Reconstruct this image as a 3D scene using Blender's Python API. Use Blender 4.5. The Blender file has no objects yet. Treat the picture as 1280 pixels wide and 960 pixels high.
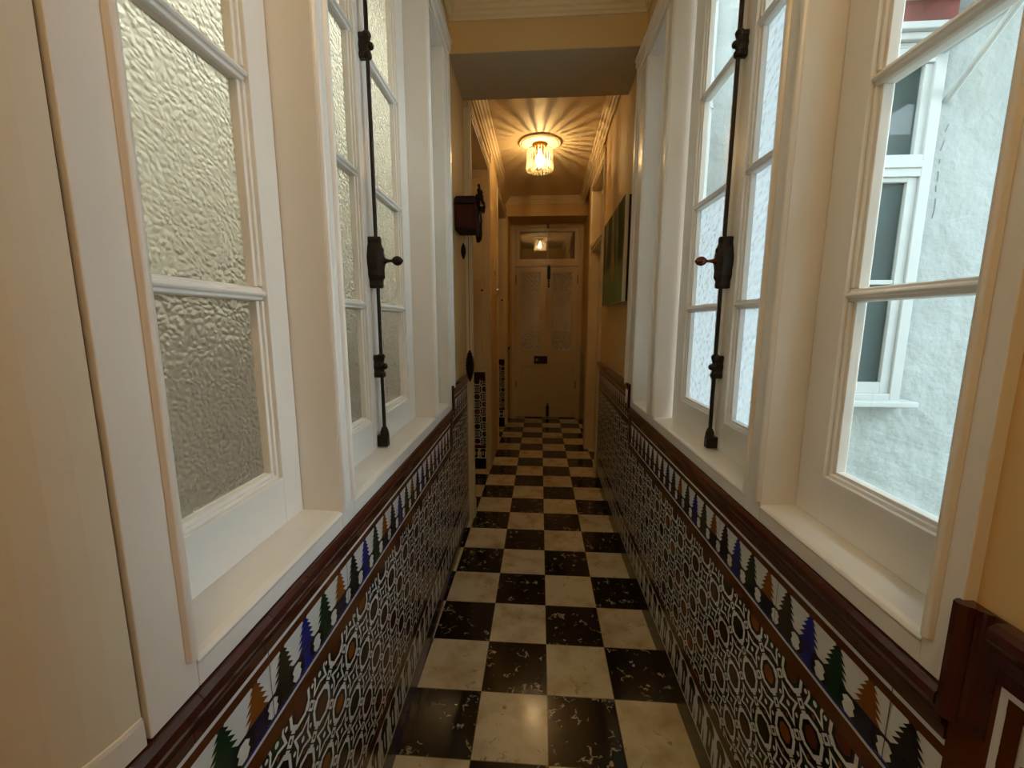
import bpy, math, random
from mathutils import Vector, Matrix
random.seed(7)
SC = bpy.context.scene
COL = SC.collection
pi = math.pi

# ------------------------------------------------------------------ helpers
def lin(c):
    c = c / 255.0
    return c / 12.92 if c <= .04045 else ((c + .055) / 1.055) ** 2.4
def rgb(r, g, b): return (lin(r), lin(g), lin(b), 1)

def new_mat(name):
    m = bpy.data.materials.new(name); m.use_nodes = True
    nt = m.node_tree; nt.nodes.clear()
    return m, nt, nt.nodes, nt.links
def node(nt, t, **kw):
    n = nt.nodes.new(t)
    for k, v in kw.items():
        if k.startswith('i_'):
            key = k[2:].replace('_', ' ')
            n.inputs[int(key) if key.isdigit() else key].default_value = v
        else: setattr(n, k, v)
    return n
def mth(nt, op, a, b=None, c=None):
    n = nt.nodes.new('ShaderNodeMath'); n.operation = op
    for i, v in enumerate((a, b, c)):
        if v is None: continue
        if hasattr(v, 'links') or hasattr(v, 'is_linked'): nt.links.new(v, n.inputs[i])
        else: n.inputs[i].default_value = v
    return n.outputs[0]
def mixc(nt, f, a, b):
    n = nt.nodes.new('ShaderNodeMix'); n.data_type = 'RGBA'
    for s, v in ((n.inputs[0], f), (n.inputs[6], a), (n.inputs[7], b)):
        if hasattr(v, 'is_linked'): nt.links.new(v, s)
        else: s.default_value = v
    return n.outputs[2]

def pmat(name, col, rough=.5, noise=0., nscale=8., bump=0., bscale=60., metal=0., coat=0., spec=.5, col2=None, bdist=.004):
    """painted / glazed / metal surface with slight procedural variation"""
    m, nt, N, L = new_mat(name)
    out = node(nt, 'ShaderNodeOutputMaterial')
    p = node(nt, 'ShaderNodeBsdfPrincipled')
    p.inputs['Roughness'].default_value = rough
    p.inputs['Metallic'].default_value = metal
    p.inputs['Coat Weight'].default_value = coat
    p.inputs['Coat Roughness'].default_value = .08
    p.inputs['Specular IOR Level'].default_value = spec
    tc = node(nt, 'ShaderNodeTexCoord')
    nz = node(nt, 'ShaderNodeTexNoise'); nz.inputs['Scale'].default_value = nscale
    nz.inputs['Detail'].default_value = 4
    L.new(tc.outputs['Object'], nz.inputs['Vector'])
    c2 = col2 if col2 else tuple(list(x * (1 - noise) for x in col[:3]) + [1])
    f = mth(nt, 'MULTIPLY_ADD', nz.outputs['Fac'], 2.2, -.6); 
    cl = nt.nodes.new('ShaderNodeClamp'); L.new(f, cl.inputs[0])
    L.new(mixc(nt, cl.outputs[0], col, c2), p.inputs['Base Color'])
    if bump:
        nb = node(nt, 'ShaderNodeTexNoise'); nb.inputs['Scale'].default_value = bscale
        nb.inputs['Detail'].default_value = 5
        L.new(tc.outputs['Object'], nb.inputs['Vector'])
        b = node(nt, 'ShaderNodeBump'); b.inputs['Strength'].default_value = bump
        b.inputs['Distance'].default_value = bdist
        L.new(nb.outputs['Fac'], b.inputs['Height']); L.new(b.outputs[0], p.inputs['Normal'])
    L.new(p.outputs[0], out.inputs[0])
    return m

def thin_fresnel(nt, normal=None):
    """Schlick reflectance of a thin pane, the same from both sides"""
    g = nt.nodes.new('ShaderNodeNewGeometry')
    d = nt.nodes.new('ShaderNodeVectorMath'); d.operation = 'DOT_PRODUCT'
    nt.links.new(normal if normal is not None else g.outputs['Normal'], d.inputs[0]); nt.links.new(g.outputs['Incoming'], d.inputs[1])
    c = mth(nt, 'SUBTRACT', 1.0, mth(nt, 'MINIMUM', mth(nt, 'ABSOLUTE', d.outputs['Value']), 1.0))
    return mth(nt, 'MULTIPLY_ADD', mth(nt, 'POWER', c, 5.0), .95, .04)

def clear_glass(name, tint=(.93, .97, .97, 1), refl=1.0, minrefl=.0):
    m, nt, N, L = new_mat(name)
    out = node(nt, 'ShaderNodeOutputMaterial')
    tr = node(nt, 'ShaderNodeBsdfTransparent'); tr.inputs[0].default_value = tint
    gl = node(nt, 'ShaderNodeBsdfGlossy'); gl.inputs['Roughness'].default_value = .01
    mx = node(nt, 'ShaderNodeMixShader')
    f = mth(nt, 'MULTIPLY_ADD', thin_fresnel(nt), refl, minrefl)
    L.new(f, mx.inputs[0]); L.new(tr.outputs[0], mx.inputs[1]); L.new(gl.outputs[0], mx.inputs[2])
    L.new(mx.outputs[0], out.inputs[0])
    return m

def frosted(name, col, scale, transl=.5, rough=.12, bumpd=.006, stretch=(1, 1, 1), ior=1.25, diff=0., pat='hammer'):
    m, nt, N, L = new_mat(name)
    out = node(nt, 'ShaderNodeOutputMaterial')
    tc = node(nt, 'ShaderNodeTexCoord')
    mp = node(nt, 'ShaderNodeMapping'); mp.inputs['Scale'].default_value = stretch
    L.new(tc.outputs['Object'], mp.inputs['Vector'])
    if pat == 'hammer':
        nz = node(nt, 'ShaderNodeTexNoise'); nz.inputs['Scale'].default_value = 14
        L.new(mp.outputs[0], nz.inputs['Vector'])
        wob = node(nt, 'ShaderNodeMix'); wob.data_type = 'VECTOR'
        wob.inputs[0].default_value = .03
        L.new(mp.outputs[0], wob.inputs[4]); L.new(nz.outputs['Color'], wob.inputs[5])
        vo = node(nt, 'ShaderNodeTexVoronoi'); vo.feature = 'SMOOTH_F1'
        vo.inputs['Scale'].default_value = scale; vo.inputs['Smoothness'].default_value = .6
        L.new(wob.outputs[1], vo.inputs['Vector'])
        h = vo.outputs['Distance']
    else:                                       # diamond lattice etched in the glass
        sx = node(nt, 'ShaderNodeSeparateXYZ'); L.new(tc.outputs['Object'], sx.inputs[0])
        a = mth(nt, 'ADD', mth(nt, 'MULTIPLY', sx.outputs[0], scale * 6.283), mth(nt, 'MULTIPLY', sx.outputs[2], scale * 6.283))
        b2 = mth(nt, 'SUBTRACT', mth(nt, 'MULTIPLY', sx.outputs[0], scale * 6.283), mth(nt, 'MULTIPLY', sx.outputs[2], scale * 6.283))
        h = mth(nt, 'MINIMUM', mth(nt, 'ABSOLUTE', mth(nt, 'SINE', mth(nt, 'MULTIPLY', a, .5))), mth(nt, 'ABSOLUTE', mth(nt, 'SINE', mth(nt, 'MULTIPLY', b2, .5))))
        # the lattice fades out towards the middle height of the pane
        fade = mth(nt, 'SMOOTH_MIN', mth(nt, 'MULTIPLY', mth(nt, 'ABSOLUTE', sx.outputs[2]), 2.6), 1.0, .3)
        h = mth(nt, 'MULTIPLY', h, fade)
    bp = node(nt, 'ShaderNodeBump'); bp.inputs['Strength'].default_value = 1
    bp.inputs['Distance'].default_value = bumpd
    L.new(h, bp.inputs['Height'])
    rf = node(nt, 'ShaderNodeBsdfRefraction'); rf.inputs['Roughness'].default_value = rough
    rf.inputs['IOR'].default_value = ior; rf.inputs['Color'].default_value = col
    L.new(bp.outputs[0], rf.inputs['Normal'])
    tl = node(nt, 'ShaderNodeBsdfTranslucent'); tl.inputs[0].default_value = col
    L.new(bp.outputs[0], tl.inputs['Normal'])
    mx = node(nt, 'ShaderNodeMixShader'); mx.inputs[0].default_value = transl
    L.new(rf.outputs[0], mx.inputs[1]); L.new(tl.outputs[0], mx.inputs[2])
    last = mx.outputs[0]
    if diff:
        df = node(nt, 'ShaderNodeBsdfDiffuse'); df.inputs[0].default_value = col
        L.new(bp.outputs[0], df.inputs['Normal'])
        m2 = node(nt, 'ShaderNodeMixShader'); m2.inputs[0].default_value = diff
        L.new(last, m2.inputs[1]); L.new(df.outputs[0], m2.inputs[2]); last = m2.outputs[0]
    gl = node(nt, 'ShaderNodeBsdfGlossy'); gl.inputs['Roughness'].default_value = .08
    L.new(bp.outputs[0], gl.inputs['Normal'])
    m3 = node(nt, 'ShaderNodeMixShader'); L.new(thin_fresnel(nt, bp.outputs[0]), m3.inputs[0])
    L.new(last, m3.inputs[1]); L.new(gl.outputs[0], m3.inputs[2])
    L.new(m3.outputs[0], out.inputs[0])
    return m

class MB:
    def __init__(s): s.v = []; s.f = []; s.m = []; s.mats = []
    def mi(s, mat):
        if mat not in s.mats: s.mats.append(mat)
        return s.mats.index(mat)
    def poly(s, pts, mat):
        n = len(s.v); s.v += [tuple(p) for p in pts]; s.f.append(list(range(n, n + len(pts)))); s.m.append(s.mi(mat))
    def hexa(s, p, mat):
        """8 points: bottom ring 0-3, top ring 4-7"""
        n = len(s.v); s.v += [tuple(q) for q in p]; k = s.mi(mat)
        for f in ((3, 2, 1, 0), (4, 5, 6, 7), (0, 1, 5, 4), (1, 2, 6, 5), (2, 3, 7, 6), (3, 0, 4, 7)):
            s.f.append([n + i for i in f]); s.m.append(k)
    def box(s, x0, x1, y0, y1, z0, z1, mat):
        s.hexa([(x0, y0, z0), (x1, y0, z0), (x1, y1, z0), (x0, y1, z0), (x0, y0, z1), (x1, y0, z1), (x1, y1, z1), (x0, y1, z1)], mat)
    def loft(s, rings, mat, close=True, caps=True):
        n = len(s.v); k = s.mi(mat); c = len(rings[0])
        for r in rings: s.v += [tuple(p) for p in r]
        for i in range(len(rings) - 1):
            for j in range(c if close else c - 1):
                a = n + i * c + j; b = n + i * c + (j + 1) % c
                s.f.append([a, b, b + c, a + c]); s.m.append(k)
        if caps:
            s.f.append([n + j for j in range(c)][::-1]); s.m.append(k)
            s.f.append([n + (len(rings) - 1) * c + j for j in range(c)]); s.m.append(k)
    def tube(s, path, r, mat, seg=10):
        rings = []
        P = [Vector(p) for p in path]
        for i, p in enumerate(P):
            d = (P[min(i + 1, len(P) - 1)] - P[max(i - 1, 0)]).normalized()
            a = d.orthogonal().normalized() if i == 0 else (ref - d * ref.dot(d)).normalized()
            ref = a; b = d.cross(a)
            rr = r[i] if isinstance(r, (list, tuple)) else r
            rings.append([p + (a * math.cos(t * 2 * pi / seg) + b * math.sin(t * 2 * pi / seg)) * rr for t in range(seg)])
        s.loft(rings, mat)
    def lathe(s, o, axis, prof, mat, seg=24):
        """prof: (radius, distance along axis)"""
        ax = Vector(axis).normalized(); a = ax.orthogonal().normalized(); b = ax.cross(a); o = Vector(o)
        rings = [[o + ax * h + (a * math.cos(t * 2 * pi / seg) + b * math.sin(t * 2 * pi / seg)) * max(r, 1e-4) for t in range(seg)] for r, h in prof]
        s.loft(rings, mat)
    def build(s, name, parent=None, bevel=0., smooth=False, kind=None, base=None):
        xs = [v[0] for v in s.v]; ys = [v[1] for v in s.v]; zs = [v[2] for v in s.v]
        o = Vector(base) if base is not None else Vector(((min(xs) + max(xs)) / 2, (min(ys) + max(ys)) / 2, min(zs) if parent is None else (min(zs) + max(zs)) / 2))
        me = bpy.data.meshes.new(name)
        me.from_pydata([tuple(Vector(v) - o) for v in s.v], [], s.f)
        for mt in s.mats: me.materials.append(mt)
        me.polygons.foreach_set('material_index', s.m)
        if smooth: me.polygons.foreach_set('use_smooth', [True] * len(s.f))
        me.update()
        ob = bpy.data.objects.new(name, me); COL.objects.link(ob)
        W0[ob] = o
        if parent: ob.parent = parent; ob.location = o - W0[parent]
        else: ob.location = o
        if bevel:
            b = ob.modifiers.new('bevel', 'BEVEL'); b.width = bevel; b.segments = 2; b.limit_method = 'ANGLE'; b.angle_limit = .6
        if kind: ob['kind'] = kind
        return ob
W0 = {}
def tag(o, label, cat, group=None, kind=None):
    o['label'] = label; o['category'] = cat
    if group: o['group'] = group
    if kind: o['kind'] = kind
    return o
def thing(name, label, cat, loc, group=None, kind=None):
    o = bpy.data.objects.new(name, None); COL.objects.link(o); o.location = loc; o.empty_display_size = .1
    W0[o] = Vector(loc)
    return tag(o, label, cat, group, kind)

# ------------------------------------------------------------------ wall frames of reference
H = 1.3934
def XL(y): return -(.426 + .022 * min(y, 2.72))
def XR(y):
    if y < 2.4: return .535 - .0125 * y
    return .505 + (y - 2.4) * .010
def WP(side, off, y, z):
    """point on a corridor wall; off grows away from the corridor"""
    return (XL(y) - off, y, z) if side == 'L' else (XR(y) + off, y, z)
def wbox(mb, side, o0, o1, y0, y1, z0, z1, mat):
    mb.hexa([WP(side, o0, y0, z0), WP(side, o1, y0, z0), WP(side, o1, y1, z0), WP(side, o0, y1, z0),
             WP(side, o0, y0, z1), WP(side, o1, y0, z1), WP(side, o1, y1, z1), WP(side, o0, y1, z1)], mat)
def wprism(mb, side, prof, y0, y1, mat, e0=0, e1=0):
    """profile of (off, z) run along the wall; e0/e1 mitre the ends by depth"""
    mb.loft([[WP(side, o, y0 + e0 * o, z) for o, z in prof], [WP(side, o, y1 + e1 * o, z) for o, z in prof]], mat)
def wprismz(mb, side, prof, z0, z1, mat):
    mb.loft([[WP(side, o, y, z0) for o, y in prof], [WP(side, o, y, z1) for o, y in prof]], mat)

# ------------------------------------------------------------------ materials
M = {}
M['paint'] = pmat('white_gloss_paint', rgb(231, 227, 219), .30, .05, 6, .10, 40)
M['cream'] = pmat('cream_gloss_paint', rgb(222, 204, 168), .32, .06, 6, .08, 40)
M['plaster'] = pmat('ochre_wall_paint', rgb(216, 184, 128), .62, .06, 3, .12, 30)
M['plaster_white'] = pmat('cream_plaster', rgb(222, 212, 190), .5, .06, 4, .22, 26)
M['ceil'] = pmat('ceiling_paint', rgb(226, 206, 166), .6, .04, 3, .05, 30)
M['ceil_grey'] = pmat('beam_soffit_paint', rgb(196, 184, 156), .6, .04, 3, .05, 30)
M['caulk'] = pmat('brown_filler', rgb(122, 96, 66), .7, .25, 20, .2, 60)
M['oxblood'] = pmat('oxblood_glaze', rgb(72, 32, 26), .16, .25, 18, .06, 30, coat=.4)
M['brown'] = pmat('brown_glaze', rgb(92, 46, 20), .2, .25, 25, spec=.38)
M['amber'] = pmat('amber_glaze', rgb(136, 78, 26), .2, .3, 25, spec=.38)
M['white'] = pmat('white_glaze', rgb(218, 219, 214), .2, .06, 25, spec=.38)
M['blue'] = pmat('blue_glaze', rgb(36, 40, 122), .2, .25, 25, spec=.38)
M['green'] = pmat('green_glaze', rgb(18, 56, 34), .2, .3, 25, spec=.38)
M['olive'] = pmat('olive_glaze', rgb(46, 42, 28), .2, .3, 25, spec=.38)
M['black'] = pmat('black_glaze', rgb(20, 20, 24), .2, .3, 25, spec=.38)
M['navy'] = pmat('navy_glaze', rgb(30, 28, 62), .2, .3, 25, spec=.38)
M['red'] = pmat('dark_red_glaze', rgb(92, 30, 20), .2, .3, 25, spec=.38)
M['iron'] = pmat('dark_iron', rgb(52, 44, 36), .42, .4, 60, .3, 120, metal=.7)
M['copper'] = pmat('worn_copper', rgb(120, 72, 46), .4, .4, 60, .2, 90, metal=.8)
M['blackiron'] = pmat('black_iron', rgb(16, 16, 20), .35, .3, 60)
M['rust'] = pmat('rusty_hinge', rgb(92, 36, 24), .6, .3, 60)
M['wood'] = pmat('dark_carved_wood', rgb(70, 24, 14), .5, .45, 30, .4, 60, spec=.2)
M['wood_dark'] = pmat('black_brown_wood', rgb(32, 16, 12), .5, .4, 30, .5, 70, spec=.2)
M['steel'] = pmat('brushed_metal', rgb(190, 186, 176), .3, .1, 30, metal=.8)
M['plastic'] = pmat('ivory_plastic', rgb(205, 190, 155), .4, .05, 20)
M['gapdark'] = pmat('dark_tile_joint', rgb(60, 46, 32), .8, .2, 20)  # dark colour of the joints between border tiles
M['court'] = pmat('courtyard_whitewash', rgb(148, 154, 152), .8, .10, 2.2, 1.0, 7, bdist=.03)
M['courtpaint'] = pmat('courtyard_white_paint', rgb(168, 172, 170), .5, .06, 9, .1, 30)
M['courtfloor'] = pmat('courtyard_paving', rgb(176, 176, 168), .8, .2, 5, .3, 20)
M['redwood'] = pmat('red_brown_beam', rgb(112, 50, 40), .55, .5, 9, .3, 30)
M['pane_grey'] = clear_glass('grey_reflecting_glass', (.75, .8, .8, 1), .5, .0)
M['clear'] = clear_glass('clear_glass')
M['transom'] = clear_glass('dark_transom_glass', (.9, .9, .9, 1), 1.3, .12)
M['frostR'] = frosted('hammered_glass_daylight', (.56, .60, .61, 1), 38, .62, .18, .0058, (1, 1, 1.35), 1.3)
M['frostL'] = frosted('hammered_glass_dull', (.86, .79, .70, 1), 112, .34, .08, .0048, (1, 1, 1.1), 1.35, diff=.05)
M['frostD'] = frosted('etched_lattice_glass', (.86, .82, .76, 1), 15, .5, .2, .014, diff=.9, pat='lattice')
M['lightwell'] = pmat('lightwell_render', rgb(205, 200, 182), .8, .1, 3, .3, 12)
M['lightwell_low'] = pmat('lightwell_brown_dado', rgb(104, 76, 42), .7, .3, 4, .3, 12)

def floor_material():
    m, nt, N, L = new_mat('checker_terrazzo_tiles')
    out = node(nt, 'ShaderNodeOutputMaterial'); p = node(nt, 'ShaderNodeBsdfPrincipled')
    g = node(nt, 'ShaderNodeNewGeometry'); sx = node(nt, 'ShaderNodeSeparateXYZ'); L.new(g.outputs['Position'], sx.inputs[0])
    u = mth(nt, 'DIVIDE', mth(nt, 'SUBTRACT', sx.outputs[0], .0426), .25)
    v = mth(nt, 'DIVIDE', mth(nt, 'SUBTRACT', sx.outputs[1], 1.1176), .25)
    fu, fv = mth(nt, 'FLOOR', u), mth(nt, 'FLOOR', v)
    par = mth(nt, 'FLOORED_MODULO', mth(nt, 'ADD', fu, fv), 2.0)      # 0 black, 1 white
    def edge(w):
        fr = mth(nt, 'FRACT', w); return mth(nt, 'MINIMUM', fr, mth(nt, 'SUBTRACT', 1.0, fr))
    ed = mth(nt, 'MINIMUM', edge(u), edge(v))
    grout = mth(nt, 'LESS_THAN', ed, .0045)
    cell = node(nt, 'ShaderNodeCombineXYZ'); L.new(fu, cell.inputs[0]); L.new(fv, cell.inputs[1])
    wn = node(nt, 'ShaderNodeTexWhiteNoise'); L.new(cell.outputs[0], wn.inputs['Vector'])
    # each tile gets its own piece of the vein pattern
    off = node(nt, 'ShaderNodeVectorMath'); off.operation = 'MULTIPLY_ADD'
    L.new(wn.outputs['Color'], off.inputs[0]); off.inputs[1].default_value = (9, 9, 9); L.new(g.outputs['Position'], off.inputs[2])
    # pale shell-like flecks in the black tiles
    warp = node(nt, 'ShaderNodeTexNoise'); warp.inputs['Scale'].default_value = 14; L.new(off.outputs[0], warp.inputs['Vector'])
    wm = node(nt, 'ShaderNodeVectorMath'); wm.operation = 'MULTIPLY_ADD'
    L.new(warp.outputs['Color'], wm.inputs[0]); wm.inputs[1].default_value = (.05, .05, .05); L.new(off.outputs[0], wm.inputs[2])
    fl = node(nt, 'ShaderNodeTexNoise'); fl.inputs['Scale'].default_value = 22; fl.inputs['Detail'].default_value = 3
    L.new(wm.outputs[0], fl.inputs['Vector'])
    vein = mth(nt, 'SUBTRACT', 1.0, mth(nt, 'MULTIPLY', mth(nt, 'ABSOLUTE', mth(nt, 'SUBTRACT', fl.outputs['Fac'], .5)), 34))
    big = node(nt, 'ShaderNodeTexNoise'); big.inputs['Scale'].default_value = 22; L.new(off.outputs[0], big.inputs['Vector'])
    msk = node(nt, 'ShaderNodeMapRange'); msk.inputs[1].default_value = .56; msk.inputs[2].default_value = .60
    L.new(big.outputs['Fac'], msk.inputs[0])
    cv = node(nt, 'ShaderNodeClamp'); L.new(mth(nt, 'MULTIPLY', vein, msk.outputs[0]), cv.inputs[0])
    blk = mixc(nt, cv.outputs[0], rgb(22, 19, 16), rgb(190, 178, 150))
    # stains and brown veins in the cream tiles
    st = node(nt, 'ShaderNodeTexNoise'); st.inputs['Scale'].default_value = 9; st.inputs['Detail'].default_value = 5
    L.new(off.outputs[0], st.inputs['Vector'])
    sm = node(nt, 'ShaderNodeMapRange'); sm.inputs[1].default_value = .45; sm.inputs[2].default_value = .75
    L.new(st.outputs['Fac'], sm.inputs[0])
    w1 = mixc(nt, sm.outputs[0], rgb(216, 204, 172), rgb(176, 154, 108))
    m2 = node(nt, 'ShaderNodeMapRange'); m2.inputs[1].default_value = .58; m2.inputs[2].default_value = .66
    L.new(big.outputs['Fac'], m2.inputs[0])
    c2 = node(nt, 'ShaderNodeClamp'); L.new(mth(nt, 'MULTIPLY', vein, mth(nt, 'MULTIPLY', m2.outputs[0], .75)), c2.inputs[0])
    wht = mixc(nt, c2.outputs[0], w1, rgb(120, 98, 66))
    tone = mth(nt, 'MULTIPLY_ADD', wn.outputs['Value'], .16, .9)
    tn = node(nt, 'ShaderNodeMix'); tn.data_type = 'RGBA'; tn.blend_type = 'MULTIPLY'; tn.inputs[0].default_value = 1
    L.new(mixc(nt, par, blk, wht), tn.inputs[6])
    cmb = node(nt, 'ShaderNodeCombineColor')
    for i in range(3): L.new(tone, cmb.inputs[i])
    L.new(cmb.outputs[0], tn.inputs[7])
    L.new(mixc(nt, grout, tn.outputs[2], rgb(120, 104, 76)), p.inputs['Base Color'])
    # gently uneven, worn polish
    rn = node(nt, 'ShaderNodeTexNoise'); rn.inputs['Scale'].default_value = 5; L.new(g.outputs['Position'], rn.inputs['Vector'])
    L.new(mth(nt, 'MULTIPLY_ADD', rn.outputs['Fac'], .12, .07), p.inputs['Roughness'])
    bp = node(nt, 'ShaderNodeBump'); bp.inputs['Strength'].default_value = .35; bp.inputs['Distance'].default_value = .002
    hh = mth(nt, 'MULTIPLY', mth(nt, 'SUBTRACT', 1.0, grout), .5)
    L.new(mth(nt, 'ADD', hh, mth(nt, 'MULTIPLY', rn.outputs['Fac'], .7)), bp.inputs['Height']); L.new(bp.outputs[0], p.inputs['Normal'])
    L.new(p.outputs[0], out.inputs[0])
    return m
M['floor'] = floor_material()

# ------------------------------------------------------------------ room shell
b = MB(); b.box(-1.3, .85, -3.2, 7.2, -.08, 0, M['floor'])
tag(b.build('floor', kind='structure'), 'black and cream checkerboard tiled floor running down the corridor', 'floor')

CZ = 2.95
b = MB(); b.box(-1.3, .85, -3.2, 7.2, CZ, CZ + .12, M['ceil'])
tag(b.build('ceiling', kind='structure'), 'cream ceiling above the whole corridor', 'ceiling')

HEADZ = 2.63; FRT = 2.72; SILL = .979; FRB = .935
# left wall: plaster, with its rounded return near the camera
b = MB()
T = M['plaster']
wbox(b, 'L', .010, .16, .361, 2.20, 0, FRB, T)
wbox(b, 'L', .004, .16, .361, 2.20, FRT, CZ, T)
wbox(b, 'L', .006, .16, 2.20, 2.750, 0, CZ, T)
b.box(-.66, -.5205, 3.81, 3.8965, 0, CZ, T); b.box(-.66, -.455, 3.896, 4.40, 0, CZ, T); b.box(-.82, -.705, 2.60, 7.2, 0, CZ, T)
b.box(-.66, -.4635, 2.750, 3.90, 2.705, CZ, T)
b.box(-.66, -.4605, 4.40, 5.53, 2.705, CZ, T)
b.box(-.66, -.43, 5.526, 7.2, 0, CZ, T)
cv = []
for i in range(0, 15):
    a = i / 14 * pi / 2 * .96
    cv.append((.3572 - .20 * math.sin(a) - .02 * i / 14, -(XL(.361)) - .010 + .26 * (1 - math.cos(a))))
cv.append((.06, .80)); cv.append((-3.2, .80))
for (ya, xa), (yb, xb) in zip(cv[:-1], cv[1:]):
    for z0, z1, mt, d in ((FRB + .004, CZ, M['plaster_white'], 0), (0, FRB + .004, T, .006)):
        b.hexa([(-xa - d, ya, z0), (-xa - d - .12, ya + .02, z0), (-xb - d - .12, yb + .02, z0), (-xb - d, yb, z0),
                (-xa - d, ya, z1), (-xa - d - .12, ya + .02, z1), (-xb - d - .12, yb + .02, z1), (-xb - d, yb, z1)], mt)
tag(b.build('wall_left', kind='structure'), 'left corridor wall, rounded cream plaster nearest, ochre beyond the windows', 'wall')

b = MB()
wbox(b, 'R', .010, .16, .492, 2.37, 0, FRB, T)
wbox(b, 'R', .004, .16, .492, 2.37, FRT, CZ, T)
wbox(b, 'R', .004, .16, 2.37, 3.60, 0, CZ, T)
wbox(b, 'R', .004, .16, -3.2, .492, 0, CZ, T)
b.box(.535, .70, 3.60, 4.50, 2.74, CZ, T)
b.box(.530, .70, 4.50, 4.86, 0, CZ, T)
b.box(.585, .70, 4.86, 7.2, 0, CZ, T)
b.box(.80, .86, 3.30, 5.0, 0, CZ, T); b.box(.64, .80, 3.30, 3.36, 0, CZ, T); b.box(.70, .80, 4.94, 5.0, 0, CZ, T)
tag(b.build('wall_right', kind='structure'), 'right corridor wall, ochre plaster above the tiled dado', 'wall')

b = MB()
b.box(-.47, .60, 5.50, 5.93, 2.725, CZ, T)
b.box(-.47, .70, 5.99, 6.10, 2.74, CZ, T)
b.box(-.47, -.40, 5.93, 6.02, 0, 2.74, T); b.box(.572, .62, 5.93, 6.02, 0, 2.74, T)
b.box(-.66, .70, 7.1, 7.2, 0, CZ, M['plaster'])
tag(b.build('wall_far', kind='structure'), 'ochre wall over the double door at the far end', 'wall')
b = MB(); b.box(-1.3, .85, -3.3, -3.2, 0, CZ, T)
tag(b.build('wall_behind', kind='structure'), 'ochre wall closing the corridor behind the viewer', 'wall')

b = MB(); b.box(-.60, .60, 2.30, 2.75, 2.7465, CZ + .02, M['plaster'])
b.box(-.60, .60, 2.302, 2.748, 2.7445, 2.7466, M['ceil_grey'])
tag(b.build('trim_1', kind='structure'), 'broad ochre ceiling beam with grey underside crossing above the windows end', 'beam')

# cornices: stepped profile (projection, z below ceiling)
CORN = [(0, -.064), (.008, -.064), (.011, -.052), (.020, -.048), (.026, -.034), (.036, -.030), (.041, -.014), (.052, -.010), (.055, 0), (0, 0)]
def cornice(mb, pts, k=1.0, mat=None):
    """pts: list of (x,y, inward normal x, y) with mitred corners"""
    rings = []
    for x, y, nx, ny in pts: rings.append([(x + nx * d * k, y + ny * d * k, CZ + z * k) for d, z in CORN])
    mb.loft(rings, mat or M['ceil'])
b = MB()
cornice(b, [(XL(-3.), -3.19, 1, 0), (XL(2.3) - .004, 2.30, 1, -1), (XR(2.3) + .004, 2.30, -1, -1), (XR(.5), -3.19, -1, 0)], .95)
tag(b.build('trim_2', kind='structure'), 'stepped cream cornice around the nearer ceiling', 'cornice')
b = MB()
cornice(b, [(-.462, 2.75, 1, 0), (-.462, 5.50, 1, -1), (.540, 5.50, -1, -1), (.507, 2.75, -1, 0)], 1.25)
tag(b.build('trim_3', kind='structure'), 'stepped cream cornice around the far ceiling with the lamp', 'cornice')

# ------------------------------------------------------------------ joinery frames of the window walls
P = M['paint']
def bead(mb, side, y, z0, z1, sgn):
    """small rounded bead down an opening's edge"""
    pr = [(-.012, y), (-.019, y + sgn * .003), (-.021, y + sgn * .008), (-.019, y + sgn * .013), (-.012, y + sgn * .016)]
    wprismz(mb, side, pr, z0, z1, P)
def joinery(side, ystart, bays, yend, depth, name, label):
    mb = MB()
    edges = [ystart] + [e for bay in bays for e in bay] + [yend]
    for i in range(0, len(edges), 2):
        y0, y1 = edges[i], edges[i + 1]
        wbox(mb, side, -.012, depth + .05, y0, y1, FRB + .002, FRT, P)
        if i > 0: bead(mb, side, y0, SILL + .004, HEADZ, 1)
        if i < len(edges) - 2: bead(mb, side, y1, SILL + .004, HEADZ, -1)
    for y0, y1 in bays:
        # sill with rounded nosing, lower rail, head
        pr = [(depth + .05, FRB + .002), (depth + .05, SILL + .003), (.0, SILL), (-.010, SILL - .002), (-.014, SILL - .007), (-.012, SILL - .012), (-.012, FRB + .002)]
        wprism(mb, side, pr, y0, y1, P)
        wbox(mb, side, -.012, depth + .05, y0, y1, HEADZ, FRT, P)
    # moulded architrave along the head
    pr = [(-.012, HEADZ + .012), (-.020, HEADZ + .014), (-.022, HEADZ + .028), (-.016, HEADZ + .034), (-.020, HEADZ + .040),
          (-.030, HEADZ + .046), (-.032, HEADZ + .066), (-.026, HEADZ + .072), (-.036, HEADZ + .080), (-.036, FRT), (-.012, FRT)]
    wprism(mb, side, pr, ystart, yend, P)
    # far upright carries a moulded edge
    y = yend
    wprismz(mb, side, [(-.012, y - .055), (-.018, y - .050), (-.018, y - .035), (-.024, y - .028), (-.024, y - .004), (-.012, y)], FRB + .11, FRT, P)
    o = mb.build(name, bevel=.0016, kind='structure')
    tag(o, label, 'window frame')
BL = [(.430, .832), (.893, 1.738), (1.776, 2.050)]
BR = [(.532, .934), (1.006, 1.806), (1.897, 2.180)]
DL, DR = .076, .063
joinery('L', .363, BL, 2.170, DL, 'trim_4', 'white painted window frame and sill along the left wall')
joinery('R', .492, BR, 2.372, DR, 'trim_5', 'white painted window frame and sill along the right wall')
b = MB()
wbox(b, 'L', -.004, .05, .3560, .3635, FRB + .004, CZ, M['caulk'])
tag(b.build('trim_6', kind='structure'), 'brown filled crack beside the nearest left window post', 'seam')

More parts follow.
